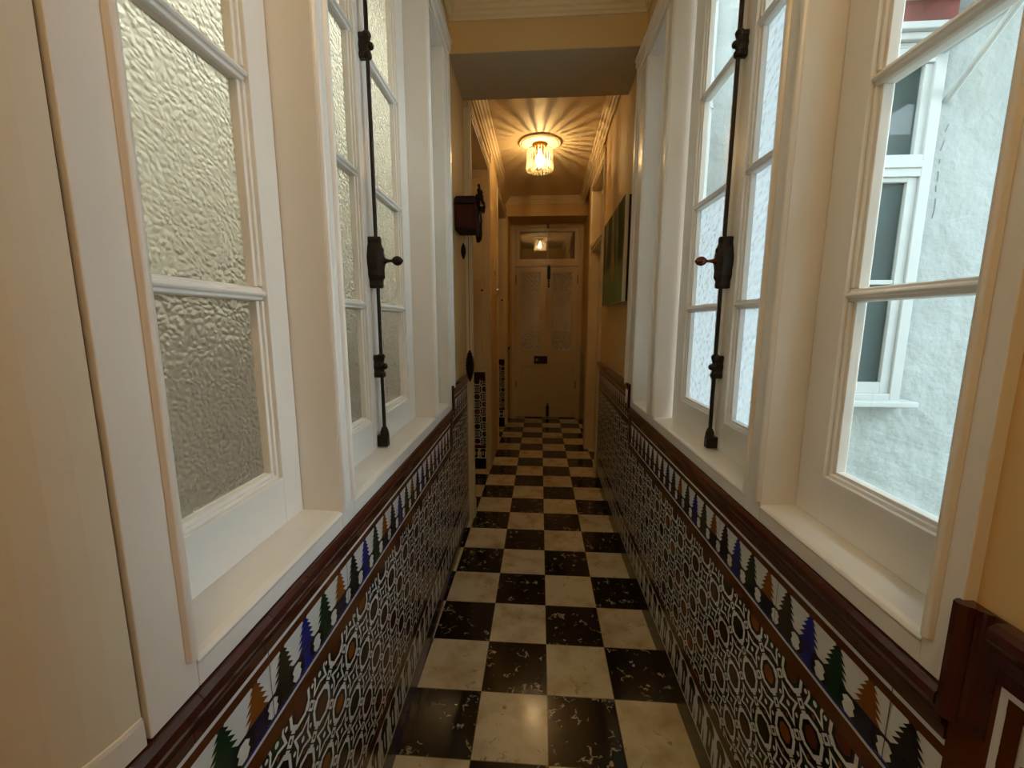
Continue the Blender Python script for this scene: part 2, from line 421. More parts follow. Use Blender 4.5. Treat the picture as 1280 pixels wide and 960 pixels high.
b = MB()
for (ya, xa), (yb, xb) in zip(cv[:11], cv[1:12]):
    pr = [(-.010, FRB + .002), (.0025, FRB + .002), (.0025, FRB + .031), (.0015, FRB + .036), (-.003, FRB + .0385), (-.010, FRB + .039)]
    b.loft([[(-xa + d, ya, z) for d, z in pr], [(-xb + d, yb, z) for d, z in pr]], P)
tag(b.build('trim_16', kind='structure'), 'white rail curving away below the nearest left plaster', 'rail')

ROWS = [1.080, 1.445, 1.825, 2.205, 2.570]
def sash(parent, side, y0, y1, off, s0, s1, panes, hang_dark=0):
    """one hung sash; s0/s1 stile widths at the near / far edge; panes: material key per row"""
    t = .036
    mb = MB()
    wbox(mb, side, off, off + t, y0, y0 + s0, SILL + .002, HEADZ - .004, P)
    wbox(mb, side, off, off + t, y1 - s1, y1, SILL + .002, HEADZ - .004, P)
    wbox(mb, side, off, off + t, y0 + s0, y1 - s1, SILL + .002, ROWS[0], P)
    wbox(mb, side, off, off + t, y0 + s0, y1 - s1, ROWS[-1], HEADZ - .004, P)
    a, c = y0 + s0, y1 - s1
    for z in ROWS[1:-1]:
        pr = [(off + .004, z - .004), (off + .001, z), (off + .004, z + .004), (off + .009, z + .006), (off + .010, z + .011), (off + .017, z + .013), (off + t, z + .013),
              (off + t, z - .013), (off + .017, z - .013), (off + .010, z - .011), (off + .009, z - .006)]
        wprism(mb, side, pr, a, c, P)
    # stepped moulding round every pane
    for z0, z1 in zip(ROWS[:-1], ROWS[1:]):
        z0 += .013 if z0 != ROWS[0] else 0; z1 -= .013 if z1 != ROWS[-1] else 0
        for d, w in ((.008, .007), (.014, .014)):
            wbox(mb, side, off + d, off + t - .002, a, a + w, z0, z1, P)
            wbox(mb, side, off + d, off + t - .002, c - w, c, z0, z1, P)
            if z0 == ROWS[0]:
                wbox(mb, side, off + d, off + t - .002, a + w, c - w, z0, z0 + w, P)
            if z1 == ROWS[-1]:
                wbox(mb, side, off + d, off + t - .002, a + w, c - w, z1 - w, z1, P)
    s = mb.build('sash', parent, bevel=.0015)
    for k, (z0, z1) in enumerate(zip(ROWS[:-1], ROWS[1:])):
        mt = M[panes[k]]
        g = MB()
        o0, o1 = off + .0295, off + .0335
        ya, yb, za, zb = a + .006, c - .006, z0 + .005, z1 - .005
        q = [WP(side, o0, ya, za), WP(side, o0, yb, za), WP(side, o0, yb, zb), WP(side, o0, ya, zb)]
        r = [WP(side, o1, ya, za), WP(side, o1, yb, za), WP(side, o1, yb, zb), WP(side, o1, ya, zb)]
        g.poly(q, mt)
        g.poly(r[::-1], M['clear'])
        for i in range(4): g.poly([q[i], r[i], r[(i + 1) % 4], q[(i + 1) % 4]], M['clear'])
        go = g.build('glass_pane', s)
        go['label'] = 'clear glass pane' if panes[k] == 'clear' else 'hammered frosted glass pane'
    return s

def espagnolette(parent, side, y, off):
    sg = 1 if side == 'L' else -1                        # direction into the corridor along x
    I = M['iron']
    r = MB()
    r.tube([WP(side, off, y, .992), WP(side, off, y, 2.60)], .0058, I, 10)
    rod = r.build('espagnolette_rod', parent, smooth=False)
    def guide(z0, z1, w=.0105):
        g = MB(); zc = (z0 + z1) / 2
        rr = []
        for q, k_ in ((0, .75), (.08, 1), (.2, 1), (.3, .7), (.42, .95), (.5, 1.1), (.58, .95), (.7, .7), (.8, 1), (.92, 1), (1, .75)):
            z = z0 + (z1 - z0) * q; d = .004 + .006 * k_
            rr.append([WP(side, off + .024, y - w * k_, z), WP(side, off, y - w * k_, z), WP(side, off - d, y - w * .55 * k_, z), WP(side, off - d, y + w * .55 * k_, z), WP(side, off, y + w * k_, z), WP(side, off + .024, y + w * k_, z)])
        g.loft(rr, I)
        c = Vector(WP(side, off - .010, y, zc))
        g.lathe(c + Vector((-.004 * sg, 0, 0)), (sg, 0, 0), [(.010, 0), (.011, .006), (.007, .012), (.002, .014)], I, 12)
        g.lathe(Vector(WP(side, off, y, z0 + .006)), (0, 0, 1), [(.009, -.006), (.013, 0), (.013, .008), (.009, .013)], I, 12)
        g.lathe(Vector(WP(side, off, y, z1 - .014)), (0, 0, 1), [(.009, 0), (.013, .005), (.013, .012), (.008, .018)], I, 12)
        g.build('guide', rod, bevel=.002)
    guide(1.215, 1.288); guide(2.146, 2.215)
    k = MB()                                             # bottom shoe on the sill
    wbox(k, side, off - .012, off + .03, y - .012, y + .012, .986, 1.022, I)
    k.lathe(WP(side, off, y, 1.018), (0, 0, 1), [(.015, 0), (.013, .018), (.009, .030), (.007, .034)], I, 12)
    k.build('keeper', rod, bevel=.002)
    c = MB()                                             # cast lock case with waisted outline
    prof = [(.010, 1.497), (.013, 1.505), (.012, 1.518), (.020, 1.535), (.019, 1.552), (.024, 1.572), (.024, 1.592), (.019, 1.610), (.016, 1.622), (.011, 1.632), (.012, 1.645), (.009, 1.652)]
    rings = []
    for w, z in prof:
        d = .010 + w * .55
        rings.append([WP(side, off + .034, y - w, z), WP(side, off - d * .4, y - w, z), WP(side, off - d, y - w * .5, z),
                      WP(side, off - d, y + w * .5, z), WP(side, off - d * .4, y + w, z), WP(side, off + .034, y + w, z)])
    c.loft(rings, I)
    for zc in (1.532, 1.612):
        c.lathe(WP(side, off - .016, y, zc), (sg, 0, 0), [(.009, -.004), (.009, .003), (.005, .007), (.001, .008)], I, 12)
    c.build('lock_case', rod, bevel=.0015)
    n = MB()                                             # turned knob on a stem
    o = Vector(WP(side, off - .020, y, 1.580))
    n.lathe(o, (sg, 0, 0), [(.013, -.004), (.012, .004), (.007, .009), (.0045, .020), (.0045, .028), (.010, .033), (.014, .040), (.015, .047), (.011, .056), (.004, .062), (.001, .064)], M['copper'] if side == 'R' else I, 16)
    n.build('knob', rod, smooth=True)
    return rod

# left windows
def win(n, side, bay, label): 
    y = (bay[0] + bay[1]) / 2
    return thing('window_%d' % n, label, 'window', WP(side, .05, y, SILL), kind='structure')
FL = ['frostL'] * 4
w = win(1, 'L', BL[0], 'nearest left window, single sash of frosted panes'); sash(w, 'L', .432, .830, DL, .060, .062, FL)
w = win(2, 'L', BL[1], 'left double casement window of frosted panes with dark iron bolt')
sash(w, 'L', .895, 1.3155, DL, .060, .066, FL); sash(w, 'L', 1.3165, 1.736, DL, .055, .092, FL)
espagnolette(w, 'L', 1.290, DL - .022)
w = win(3, 'L', BL[2], 'farthest narrow left window beside the cuckoo clock'); sash(w, 'L', 1.778, 2.048, DL, .05, .05, FL)
w = win(4, 'R', BR[0], 'nearest right window, single sash of clear panes onto the courtyard'); sash(w, 'R', .534, .932, DR, .055, .076, ['clear'] * 4)
w = win(5, 'R', BR[1], 'right double casement window with dark iron bolt, frosted lower panes')
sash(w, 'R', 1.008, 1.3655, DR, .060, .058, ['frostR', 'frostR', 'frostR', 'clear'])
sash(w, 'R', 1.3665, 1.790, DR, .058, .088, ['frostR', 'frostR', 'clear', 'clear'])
espagnolette(w, 'R', 1.352, DR - .022)
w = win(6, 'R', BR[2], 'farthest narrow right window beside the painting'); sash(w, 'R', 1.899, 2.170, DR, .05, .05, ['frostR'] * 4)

# ------------------------------------------------------------------ tiled dado
PP = .0715
def clip(poly, lo, hi, axis):
    for val, sg in ((lo, 1), (hi, -1)):
        out = []
        for i in range(len(poly)):
            a, c = poly[i], poly[(i + 1) % len(poly)]
            da, dc = sg * (a[axis] - val), sg * (c[axis] - val)
            if da >= 0: out.append(a)
            if da * dc < 0:
                t = da / (da - dc); out.append((a[0] + (c[0] - a[0]) * t, a[1] + (c[1] - a[1]) * t))
        poly = out
        if not poly: return poly
    return poly
def put(mb, mp, poly, mat, d, lim):
    poly = clip(poly, lim[0], lim[1], 0)
    if len(poly) > 2: poly = clip(poly, lim[2], lim[3], 1)
    if len(poly) > 2: mb.poly([mp(u, z, d) for u, z in poly], mat)
def ringpoly(mb, mp, outer, inner, mat, d, lim):
    n = len(outer)
    for i in range(n):
        j = (i + 1) % n
        put(mb, mp, [outer[i], outer[j], inner[j], inner[i]], mat, d, lim)
def oct_(cx, cz, rx, rz, k=.45):
    return [(cx + rx * a, cz + rz * c) for a, c in ((1, k), (k, 1), (-k, 1), (-1, k), (-1, -k), (-k, -1), (k, -1), (1, -k))]
def lattice(mb, mp, u0, u1, z0, z1, ph=.858, zph=.61):
    lim = (u0, u1, z0, z1)
    # dark ground in steps so that it follows the wall
    n = max(1, int((u1 - u0) / .3))
    for i in range(n):
        ua, ub = u0 + (u1 - u0) * i / n, u0 + (u1 - u0) * (i + 1) / n
        mb.poly([mp(ua, z0, 0), mp(ub, z0, 0), mp(ub, z1, 0), mp(ua, z1, 0)], M['black'])
    a0, a1 = int(math.floor((u0 - ph) / PP)) - 1, int(math.ceil((u1 - ph) / PP)) + 1
    c0, c1 = int(math.floor((z0 - zph) / PP)) - 1, int(math.ceil((z1 - zph) / PP)) + 1
    for a in range(a0, a1 + 1):
        for c in range(c0, c1 + 1):
            u, z = ph + a * PP, zph + c * PP
            if (a + c) % 2 == 0:
                ringpoly(mb, mp, oct_(u, z, .0335, .0335), oct_(u, z, .0256, .0256), M['white'], .0006, lim)
                q = (a * 7 + c * 3) % 5
                put(mb, mp, oct_(u, z, .0175, .0175), M[('amber', 'brown', 'red', 'brown', 'olive')[q]], .0004, lim)
                # strap corners reaching the knots
                for sx, sz in ((1, 1), (1, -1), (-1, 1), (-1, -1)):
                    kx, kz = u + sx * PP / 2, z + sz * PP / 2
                    ringpoly(mb, mp, [(kx + .0125, kz), (kx, kz + .0125), (kx - .0125, kz), (kx, kz - .0125)],
                             [(kx + .0055, kz), (kx, kz + .0055), (kx - .0055, kz), (kx, kz - .0055)], M['white'], .0006, lim) if sx > 0 else None
                    e = .0053
                    put(mb, mp, [(u + sx * .0235 - e * sz * sx * 1, z + sz * .0245 + e), (u + sx * .0235 + e * sz * sx, z + sz * .0245 - e),
                                 (kx - sx * .008 + e * sz * sx, kz - sz * .008 - e), (kx - sx * .008 - e * sz * sx, kz - sz * .008 + e)], M['white'], .0006, lim)
            else:
                q = (a * 5 + c * 2) % 4
                cc = M[('green', 'navy', 'green', 'black')[q]]
                st, si = [], []
                for i in range(8):
                    an = i * pi / 4 + pi / 4
                    r = .0395 if i % 2 == 0 else .0195
                    st.append((u + r * math.cos(an), z + r * math.sin(an)))
                    r = .0270 if i % 2 == 0 else .0138
                    si.append((u + r * math.cos(an), z + r * math.sin(an)))
                ringpoly(mb, mp, st, si, M['white'], .0006, lim)
                for i in range(0, 8, 2):        # coloured petals inside the star
                    put(mb, mp, [(u, z), si[i - 1], si[i], si[(i + 1) % 8]], cc, .0004, lim)
                put(mb, mp, oct_(u, z, .0052, .0052), M['white'], .0007, lim)
                # small side loops between the rings
                for sx, sz in ((1, 0), (-1, 0), (0, 1), (0, -1)):
                    px, pz = u + sx * .0275, z + sz * .0275
                    put(mb, mp, oct_(px, pz, .0042, .0042), M['white' if sx else 'amber'], .0004, lim)
def rect(mb, mp, u0, u1, z0, z1, mat, d):
    n = max(1, int((u1 - u0) / .3))
    for i in range(n):
        ua, ub = u0 + (u1 - u0) * i / n, u0 + (u1 - u0) * (i + 1) / n
        mb.poly([mp(ua, z0, d), mp(ub, z0, d), mp(ub, z1, d), mp(ua, z1, d)], mat)
TREE = ['olive', 'blue', 'green', 'amber']
def border(mb, mp, u0, u1, zt, mirror=False, ph=.572):
    """band of toothed trees; zt = top of its white line"""
    lim = (u0, u1, zt - .2, zt + .01)
    rect(mb, mp, u0, u1, zt - .009, zt, M['white'], .0012)
    rect(mb, mp, u0, u1, zt - .026, zt - .009, M['brown'], .0002)
    rect(mb, mp, u0, u1, zt - .086, zt - .026, M['white'], 0)
    rect(mb, mp, u0, u1, zt - .126, zt - .086, M['black'], 0)
    rect(mb, mp, u0, u1, zt - .090, zt - .0855, M['navy'], .0006)
    rect(mb, mp, u0, u1, zt - .1305, zt - .126, M['blue'], .0004)
    rect(mb, mp, u0, u1, zt - .136, zt - .1305, M['white'], .0012)
    rect(mb, mp, u0, u1, zt - .170, zt - .136, M['brown'], .0008)
    for k in range(int((u0 - ph) / PP) - 1, int((u1 - ph) / PP) + 2):
        u = ph + (k + .5) * PP
        q = k % 4
        if mirror: q = 3 - q
        key = TREE[q]
        if key == 'olive' and (k // 4) % 2: key = 'black'
        n = 5; zb, zc = zt - .086, zt - .026
        for i in range(n):                         # toothed fir-like outline
            za, ze = zb + (zc - zb) * i / n, zb + (zc - zb) * (i + 1) / n
            wo = (.0275, .0275, .0245, .0200, .0140)[i]; wi = max(.0006, wo - (.0125, .0145, .0140, .0125, .0120)[i])
            put(mb, mp, [(u - wo, za), (u + wo, za), (u + wi, ze), (u - wi, ze)], M[key], .0005, lim)
        put(mb, mp, [(u - .010, zc + .004), (u + .010, zc + .004), (u, zc - .012)], M['brown'], .0003, lim)
        put(mb, mp, [(u - .020, zt - .126), (u + .020, zt - .126), (u + .011, zt - .110), (u + .015, zt - .088), (u - .015, zt - .088), (u - .011, zt - .110)], M[key if key != 'amber' else 'navy'], .0003, lim)
        h = u + PP / 2                             # white hexagon between the trunks
        put(mb, mp, [(h - .006, zt - .123), (h + .006, zt - .123), (h + .0135, zt - .113), (h + .010, zt - .106), (h + .0145, zt - .099), (h + .006, zt - .0915), (h - .006, zt - .0915), (h - .0135, zt - .099), (h - .010, zt - .106), (h - .0145, zt - .113)], M['white'], .0008, lim)
        if q == (0 if not mirror else 3):          # tile joint
            j = u - PP / 2
            put(mb, mp, [(j - .0008, zt - .126), (j + .0008, zt - .126), (j + .0008, zt), (j - .0008, zt)], M['gapdark'], .0014, lim)
def teeth(mb, mp, u0, u1, z0, z1, ph=.6):
    lim = (u0, u1, z0, z1); k = (z1 - z0) / .125
    rect(mb, mp, u0, u1, z0, z1, M['white'], 0)
    for n in range(int((u0 - ph) / PP) - 1, int((u1 - ph) / PP) + 2):
        u = ph + n * PP
        Z = lambda t: z0 + t * k
        put(mb, mp, [(u - .015, Z(0)), (u + .019, Z(0)), (u + .017, Z(.085)), (u - .017, Z(.085))], M['olive'], .0004, lim)
        put(mb, mp, [(u - .026, Z(.080)), (u + .024, Z(.080)), (u + .029, Z(.096)), (u + .022, Z(.112)), (u + .006, Z(.121)), (u - .012, Z(.117)), (u - .026, Z(.102))], M['olive'], .0004, lim)
        put(mb, mp, [(u - .004, Z(.03)), (u + .004, Z(.03)), (u + .003, Z(.086)), (u - .006, Z(.078))], M['white'], .0006, lim)
        put(mb, mp, [(u - .034, Z(.0)), (u - .026, Z(.0)), (u - .027, Z(.03)), (u - .031, Z(.05))], M['olive'], .0004, lim)
def cap_profile(zt, hgt):
    """(projection, z) of the moulded cap tile"""
    return [(0, zt), (.016, zt), (.023, zt - .006), (.024, zt - .018), (.018, zt - .030), (.013, zt - .034), (.014, zt - .040), (.010, zt - .044), (.009, zt - .050), (.004, zt - .056), (.003, zt - hgt), (0, zt - hgt)]
def cap_run(mb, mp, u0, u1, zt, hgt=.074):
    n = max(1, int(round((u1 - u0) / .145)))
    for i in range(n):
        ua, ub = u0 + (u1 - u0) * i / n, u0 + (u1 - u0) * (i + 1) / n
        g = .0005
        mb.loft([[mp(ua + g, z, d) for d, z in cap_profile(zt, hgt)], [mp(ub - g, z, d) for d, z in cap_profile(zt, hgt)]], M['oxblood'])
def cap_vert(mb, mp, u, z0, z1, sg):
    """upright piece of cap where the dado steps up; sg = side on which the moulding's outer edge lies"""
    pr = [(d, u + sg * (.022 + zz * .57)) for d, zz in [(0, 0), (.016, 0), (.023, -.006), (.024, -.018), (.018, -.030), (.013, -.034), (.014, -.040), (.010, -.044), (.009, -.050), (.004, -.056), (.003, -.074), (0, -.074)]]
    mb.loft([[mp(v, z0, d) for d, v in pr], [mp(v, z1, d) for d, v in pr]], M['oxblood'])
def dado(name, label, secs, mp, verts=(), mirror=False, low='brown'):
    """secs: (u0, u1, cap top)"""
    lab = tag(thing(name, label, 'tiled dado', mp((secs[0][0] + secs[-1][1]) / 2, 0, 0), kind='structure'), label, 'tiled dado')
    bc, bb, bl, bt, bp = MB(), MB(), MB(), MB(), MB()
    for u0, u1, zc in secs:
        cap_run(bc, mp, u0, u1, zc)
        border(bb, mp, u0, u1, zc - .074, mirror)
        lattice(bl, mp, u0, u1, .258, zc - .244)
        rect(bl, mp, u0, u1, .225, .258, M['brown'], .0008)
        teeth(bt, mp, u0, u1, .104, .225)
        rect(bt, mp, u0, u1, .096, .104, M['white'], .001)
        rect(bp, mp, u0, u1, .050, .096, M['olive'], .0)
        rect(bp, mp, u0, u1, 0, .050, M[low], .0)
    for u, za, zb, sg, ua, ub in verts:               # the step: upright cap, its brown and white borders, tiles below
        cap_vert(bc, mp, u, za, zb, sg)
        lattice(bl, mp, ua, ub, .258, DT - .244); rect(bl, mp, ua, ub, .225, .258, M['brown'], .0008)
        rect(bl, mp, ua, ub, DT - .244, za + .01, M['brown'], .0004)
        teeth(bt, mp, ua, ub, .104, .225); rect(bt, mp, ua, ub, .096, .104, M['white'], .001)
        rect(bp, mp, ua, ub, .050, .096, M['olive'], .0); rect(bp, mp, ua, ub, 0, .050, M[low], .0)
        e = u - sg * .030                                # upright white line beside the cap
        hw = .004 if u < 1 else .002
        rect(bb, mp, e - hw, e + hw, DT - .21, zb - .074, M['white'], .0018)
        rect(bb, mp, min(e, u - sg * .018), max(e, u - sg * .018), DT - .21, zb - .07, M['brown'], .0015)
        rect(bb, mp, e - sg * .012 - .008, e - sg * .012 + .008, DT - .21, zb - .083, M['brown'], .0014)
    bc.build('tile_cap', lab); bb.build('tile_border', lab); bl.build('tile_panel', lab); bt.build('tile_band', lab); bp.build('tile_plinth', lab)
mL = lambda u, z, d: (XL(u) + d, u, z)
mR = lambda u, z, d: (XR(u) - d, u, z)
DT, DS = .935, 1.060
dado('trim_7', 'patterned tile dado with oxblood cap below the left windows', [(.14, 2.112, DT), (2.155, 2.72, DS)], mL, [(2.133, DT - .03, DS, -1, 2.112, 2.155)], low='blue')
dado('trim_8', 'patterned tile dado with oxblood cap below the right windows', [(-.8, .453, DS), (.494, 2.247, DT), (2.290, 3.60, DS)], mR, [(2.268, DT - .03, DS, -1, 2.247, 2.290), (.4735, DT - .03, DS, 1, .453, .494)], mirror=True, low='olive')

def small_dado(name, label, u0, u1, mp, zt):
    t = thing(name, label, 'tiled dado', mp((u0 + u1) / 2, 0, 0), kind='structure')
    bc, bl, bt = MB(), MB(), MB()
    cap_run(bc, mp, u0, u1, zt, .074); bc.build('tile_cap', t)
    lattice(bl, mp, u0, u1, .235, zt - .074, ph=(u0 + u1) / 2, zph=.56); rect(bl, mp, u0, u1, .205, .235, M['brown'], .0008); bl.build('tile_panel', t)
    teeth(bt, mp, u0, u1, .115, .205, (u0 + u1) / 2 - .02); rect(bt, mp, u0, u1, .105, .115, M['white'], .001); rect(bt, mp, u0, u1, 0, .105, M['black'], 0); bt.build('tile_band', t)
small_dado('trim_9', 'tiles under the cupboard in the first left doorway', -.66, -.500, lambda u, z, d: (u, 3.754 - d, z), .935)
small_dado('trim_10', 'tiles under the cupboard in the second left doorway', -.66, -.468, lambda u, z, d: (u, 5.469 - d, z), .90)
small_dado('trim_11', 'tile dado on the right return beside the far double door', 4.86, 5.93, lambda u, z, d: (.584 - d, u, z), 1.05)
small_dado('trim_12', 'tile dado on the left return beside the far double door', 5.535, 5.93, lambda u, z, d: (-.429 + d, u, z), 1.06)

# ------------------------------------------------------------------ left doorways with cupboards in their far reveals
Cm = M['cream']
def casing(name, label, y0, y1, w0, w1, xf, xb, head):
    mb = MB()
    def post(ya, yb, inner):
        mb.box(xb if inner < 0 else -.704, xf, ya, yb, 0, head + .09, Cm)
        s = 1 if inner > 0 else -1
        e = yb if inner > 0 else ya
        mb.box(xf, xf + .006, ya + .012, yb - .012, 0, head + .08, Cm)
        mb.box(xf + .006, xf + .010, ya + .026, yb - .026, 0, head + .07, Cm)
        mb.box(xf - .02, xf + .012, ya - .004, yb + .004, 0, .12, Cm)
    post(y0 - w0, y0, 1); post(y1, y1 + w1, -1)
    mb.box(-.654, xf, y0 - .001, y1 + .001, head - .004, head + .09, Cm)
    for d, za, zb in ((.006, .010, .080), (.010, .022, .070), (.018, .078, .090)):
        mb.box(xf - .002, xf + d, y0, y1, head + za, head + zb, Cm)
    o = mb.build(name, bevel=.002, kind='structure'); tag(o, label, 'door casing')
casing('trim_13', 'cream casing around the first doorway on the left', 2.83, 3.765, .078, .13, -.462, -.52, 2.70)
casing('trim_14', 'cream casing around the second doorway on the left', 4.50, 5.475, .10, .05, -.457, -.52, 2.70)
def reveal_cupboard(label, y, x0, x1, z0, z1, knob):
    t = thing('cupboard', label, 'cupboard', ((x0 + x1) / 2, y + .1, z0), 'cupboards in the left doorways')
    mb = MB()
    mb.box(x0, x1, y + .02, y + .05, z0, z1, Cm)
    mb.box(x0, x1, y - .012, y + .03, z0 - .03, z0, Cm)          # ledge under it
    mb.build('body', t, bevel=.002)
    d = MB(); dz0, dz1 = z0 + .012, z1 - .004
    s = .028
    d.box(x0 + .004, x0 + .004 + s, y, y + .02, dz0, dz1, Cm); d.box(x1 - .004 - s, x1 - .004, y, y + .02, dz0, dz1, Cm)
    zm = z0 + .80
    for za, zb in ((dz0, dz0 + .06), (zm, zm + .05), (dz1 - .06, dz1)): d.box(x0 + .03, x1 - .03, y, y + .02, za, zb, Cm)
    d.box(x0 + .03, x1 - .03, y + .017, y + .0205, dz0, dz1, Cm)
    dd = d.build('cupboard_door', t, bevel=.002)
    k = MB(); k.lathe((knob[0], y, knob[1]), (0, -1, 0), [(.006, -.002), (.005, .010), (.010, .016), (.011, .022), (.006, .028), (.001, .029)], M['copper'], 14)
    k.build('knob', dd, smooth=True)
reveal_cupboard('tall cream cupboard door in the nearer left doorway', 3.755, -.655, -.500, .965, 2.698, (-.522, 1.672))
reveal_cupboard('tall cream cupboard door in the farther left doorway', 5.470, -.66, -.468, .93, 2.698, (-.500, 1.675))
for n, (ya, yb) in ((1, (2.83, 3.755)), (2, (4.50, 5.47))):
    t = thing('door_%d' % n, ('first' if n == 1 else 'second') + ' cream panelled door on the left, set deep in its doorway', 'door', (-.66, (ya + yb) / 2, 0), kind='structure')
    d = MB(); d.box(-.70, -.662, ya, yb, 0, 2.12, Cm); d.box(-.70, -.655, ya, yb, 2.12, 2.18, Cm); d.box(-.70, -.665, ya, yb, 2.18, 2.70, Cm)
    for za, zb in ((.15, .8), (.95, 2.0)):
        for a, c in ((ya + .1, (ya + yb) / 2 - .04), ((ya + yb) / 2 + .04, yb - .1)):
            d.box(-.664, -.656, a, c, za, zb, Cm)
    d.build('leaf', t, bevel=.003)

# door in the right wall, with transom
t = thing('door_3', 'cream doorway with transom bar on the right beyond the painting', 'door', (.56, 4.05, 0), kind='structure')
mb = MB()
for ya, yb in ((3.60, 3.675), (4.45, 4.54)):
    mb.box(.512, .60, ya, yb, 0, 2.79, Cm); mb.box(.506, .515, ya + .012, yb - .012, 0, 2.78, Cm); mb.box(.500, .515, ya - .003, yb + .003, 0, .10, Cm)
mb.box(.512, .60, 3.675, 4.45, 2.70, 2.79, Cm); mb.box(.504, .515, 3.60, 4.54, 2.72, 2.78, Cm); mb.box(.496, .515, 3.59, 4.55, 2.775, 2.80, Cm)
mb.build('door_frame', t, bevel=.002)
mb = MB(); mb.box(.520, .62, 3.675, 4.45, 2.11, 2.17, Cm); mb.box(.508, .52, 3.675, 4.45, 2.135, 2.175, Cm); mb.build('transom_bar', t, bevel=.003)
mb = MB(); mb.box(.60, .64, 3.677, 4.448, .01, 2.11, Cm)
for za, zb in ((.15, .85), (1.0, 1.98)):
    for a, c in ((3.76, 4.02), (4.10, 4.37)): mb.box(.594, .602, a, c, za, zb, Cm)
lf = mb.build('leaf', t, bevel=.003)
mb = MB(); mb.lathe((.60, 3.73, 1.02), (-1, 0, 0), [(.024, 0), (.022, .006), (.008, .012), (.008, .03), (.02, .04), (.022, .05), (.012, .06), (.001, .062)], M['copper'], 16); mb.build('knob', lf, smooth=True)
mb = MB(); mb.box(.605, .612, 3.70, 4.43, 2.20, 2.67, M['transom']); mb.build('transom_pane', t)
mb = MB(); mb.box(.600, .620, 3.675, 3.705, 2.17, 2.70, Cm); mb.box(.600, .620, 4.42, 4.45, 2.17, 2.70, Cm); mb.box(.600, .620, 3.705, 4.42, 2.66, 2.70, Cm); mb.box(.600, .620, 3.705, 4.42, 2.17, 2.205, Cm); mb.build('transom_sash', t, bevel=.002)

# ------------------------------------------------------------------ double door at the far end
DY = 5.95
t = thing('door_4', 'cream double door with etched glass panes and transom at the far end', 'door', (.085, DY, 0), kind='structure')
mb = MB()
mb.box(-.402, -.350, DY - .02, DY + .05, 0, 2.735, Cm); mb.box(.518, .574, DY - .02, DY + .05, 0, 2.735, Cm)
mb.box(-.350, .518, DY - .02, DY + .05, 2.680, 2.735, Cm); mb.box(-.350, .518, DY - .025, DY + .05, 2.160, 2.205, Cm)
mb.box(-.37, .54, DY - .032, DY, 2.172, 2.192, Cm)
mb.box(-.380, -.366, DY - .028, DY, 0, 2.72, Cm); mb.box(.534, .548, DY - .028, DY, 0, 2.72, Cm); mb.box(-.38, .548, DY - .028, DY, 2.702, 2.716, Cm)
mb.build('door_frame', t, bevel=.002)
tr = MB()
tr.box(-.348, -.296, DY, DY + .035, 2.207, 2.678, Cm); tr.box(.464, .516, DY, DY + .035, 2.207, 2.678, Cm)
tr.box(-.296, .464, DY, DY + .035, 2.207, 2.262, Cm); tr.box(-.296, .464, DY, DY + .035, 2.628, 2.678, Cm); tr.box(.086, .096, DY + .004, DY + .03, 2.262, 2.628, Cm)
ts = tr.build('transom_sash', t, bevel=.002)
for a, c in ((-.296, .086), (.096, .464)):
    g = MB(); g.box(a, c, DY + .014, DY + .018, 2.262, 2.628, M['transom']); g.build('glass_pane', ts)
g = MB(); g.box(.074, .104, DY - .034, DY - .015, 2.665, 2.725, M['blackiron']); g.build('transom_catch', t, bevel=.003)
def leaf(x0, x1, gx0, gx1, px0, px1, hx):
    d = MB(); f, k = DY - .006, DY + .034
    d.box(x0, gx0, f, k, .012, 2.155, Cm); d.box(gx1, x1, f, k, .012, 2.155, Cm)
    for za, zb in ((.012, .205), (.76, .972), (2.082, 2.155)): d.box(gx0, gx1, f, k, za, zb, Cm)
    d.box(gx0, gx1, f + .014, k - .004, .205, .76, Cm)
    for a, c, za, zb in ((gx0, gx0 + .014, .972, 2.082), (gx1 - .014, gx1, .972, 2.082), (gx0, gx1, .972, .986), (gx0, gx1, 2.068, 2.082)): d.box(a, c, f + .006, k - .006, za, zb, Cm)
    d.box(px0, px1, f + .005, f + .02, .25, .715, Cm)
    L_ = d.build('leaf', t, bevel=.002)
    g = MB(); g.box(gx0 + .010, gx1 - .010, DY + .010, DY + .015, .980, 2.074, M['frostD']); g.build('glass_pane', L_)['label'] = 'etched lattice glass pane'
    for z in (.50, 1.98):
        h = MB(); h.tube([(hx, f - .006, z - .06), (hx, f - .006, z + .06)], .008, M['rust'], 8); h.build('hinge', L_)
leaf(-.348, .090, -.285, .010, -.235, -.025, -.349)
leaf(.0925, .516, .158, .452, .205, .415, .517)
lk = MB(); lk.box(-.082, .108, DY - .034, DY - .006, .800, .910, M['blackiron']); lk.box(-.075, .100, DY - .040, DY - .034, .808, .902, M['blackiron'])
lo = lk.build('rim_lock', t, bevel=.004); lo['label'] = 'black box lock'
k = MB(); k.lathe((-.045, DY - .040, .855), (0, -1, 0), [(.020, 0), (.022, .006), (.014, .012), (.016, .024), (.006, .030), (.001, .031)], M['steel'], 16); k.build('knob', lo, smooth=True)
bo = MB(); bo.box(.090, .136, DY - .022, DY - .006, 1.985, 2.165, M['blackiron']); bo.tube([(.113, DY - .028, 1.90), (.113, DY - .028, 2.18)], .008, M['blackiron'], 8)
bo.lathe((.113, DY - .028, 1.885), (0, 0, 1), [(.003, -.02), (.013, -.008), (.013, .006), (.006, .016), (.012, .03), (.006, .045)], M['blackiron'], 12); bo.lathe((.113, DY - .028, 1.95), (0, 0, 1), [(.006, 0), (.016, .008), (.006, .016)], M['blackiron'], 12)
bo.build('top_bolt', t, bevel=.002)
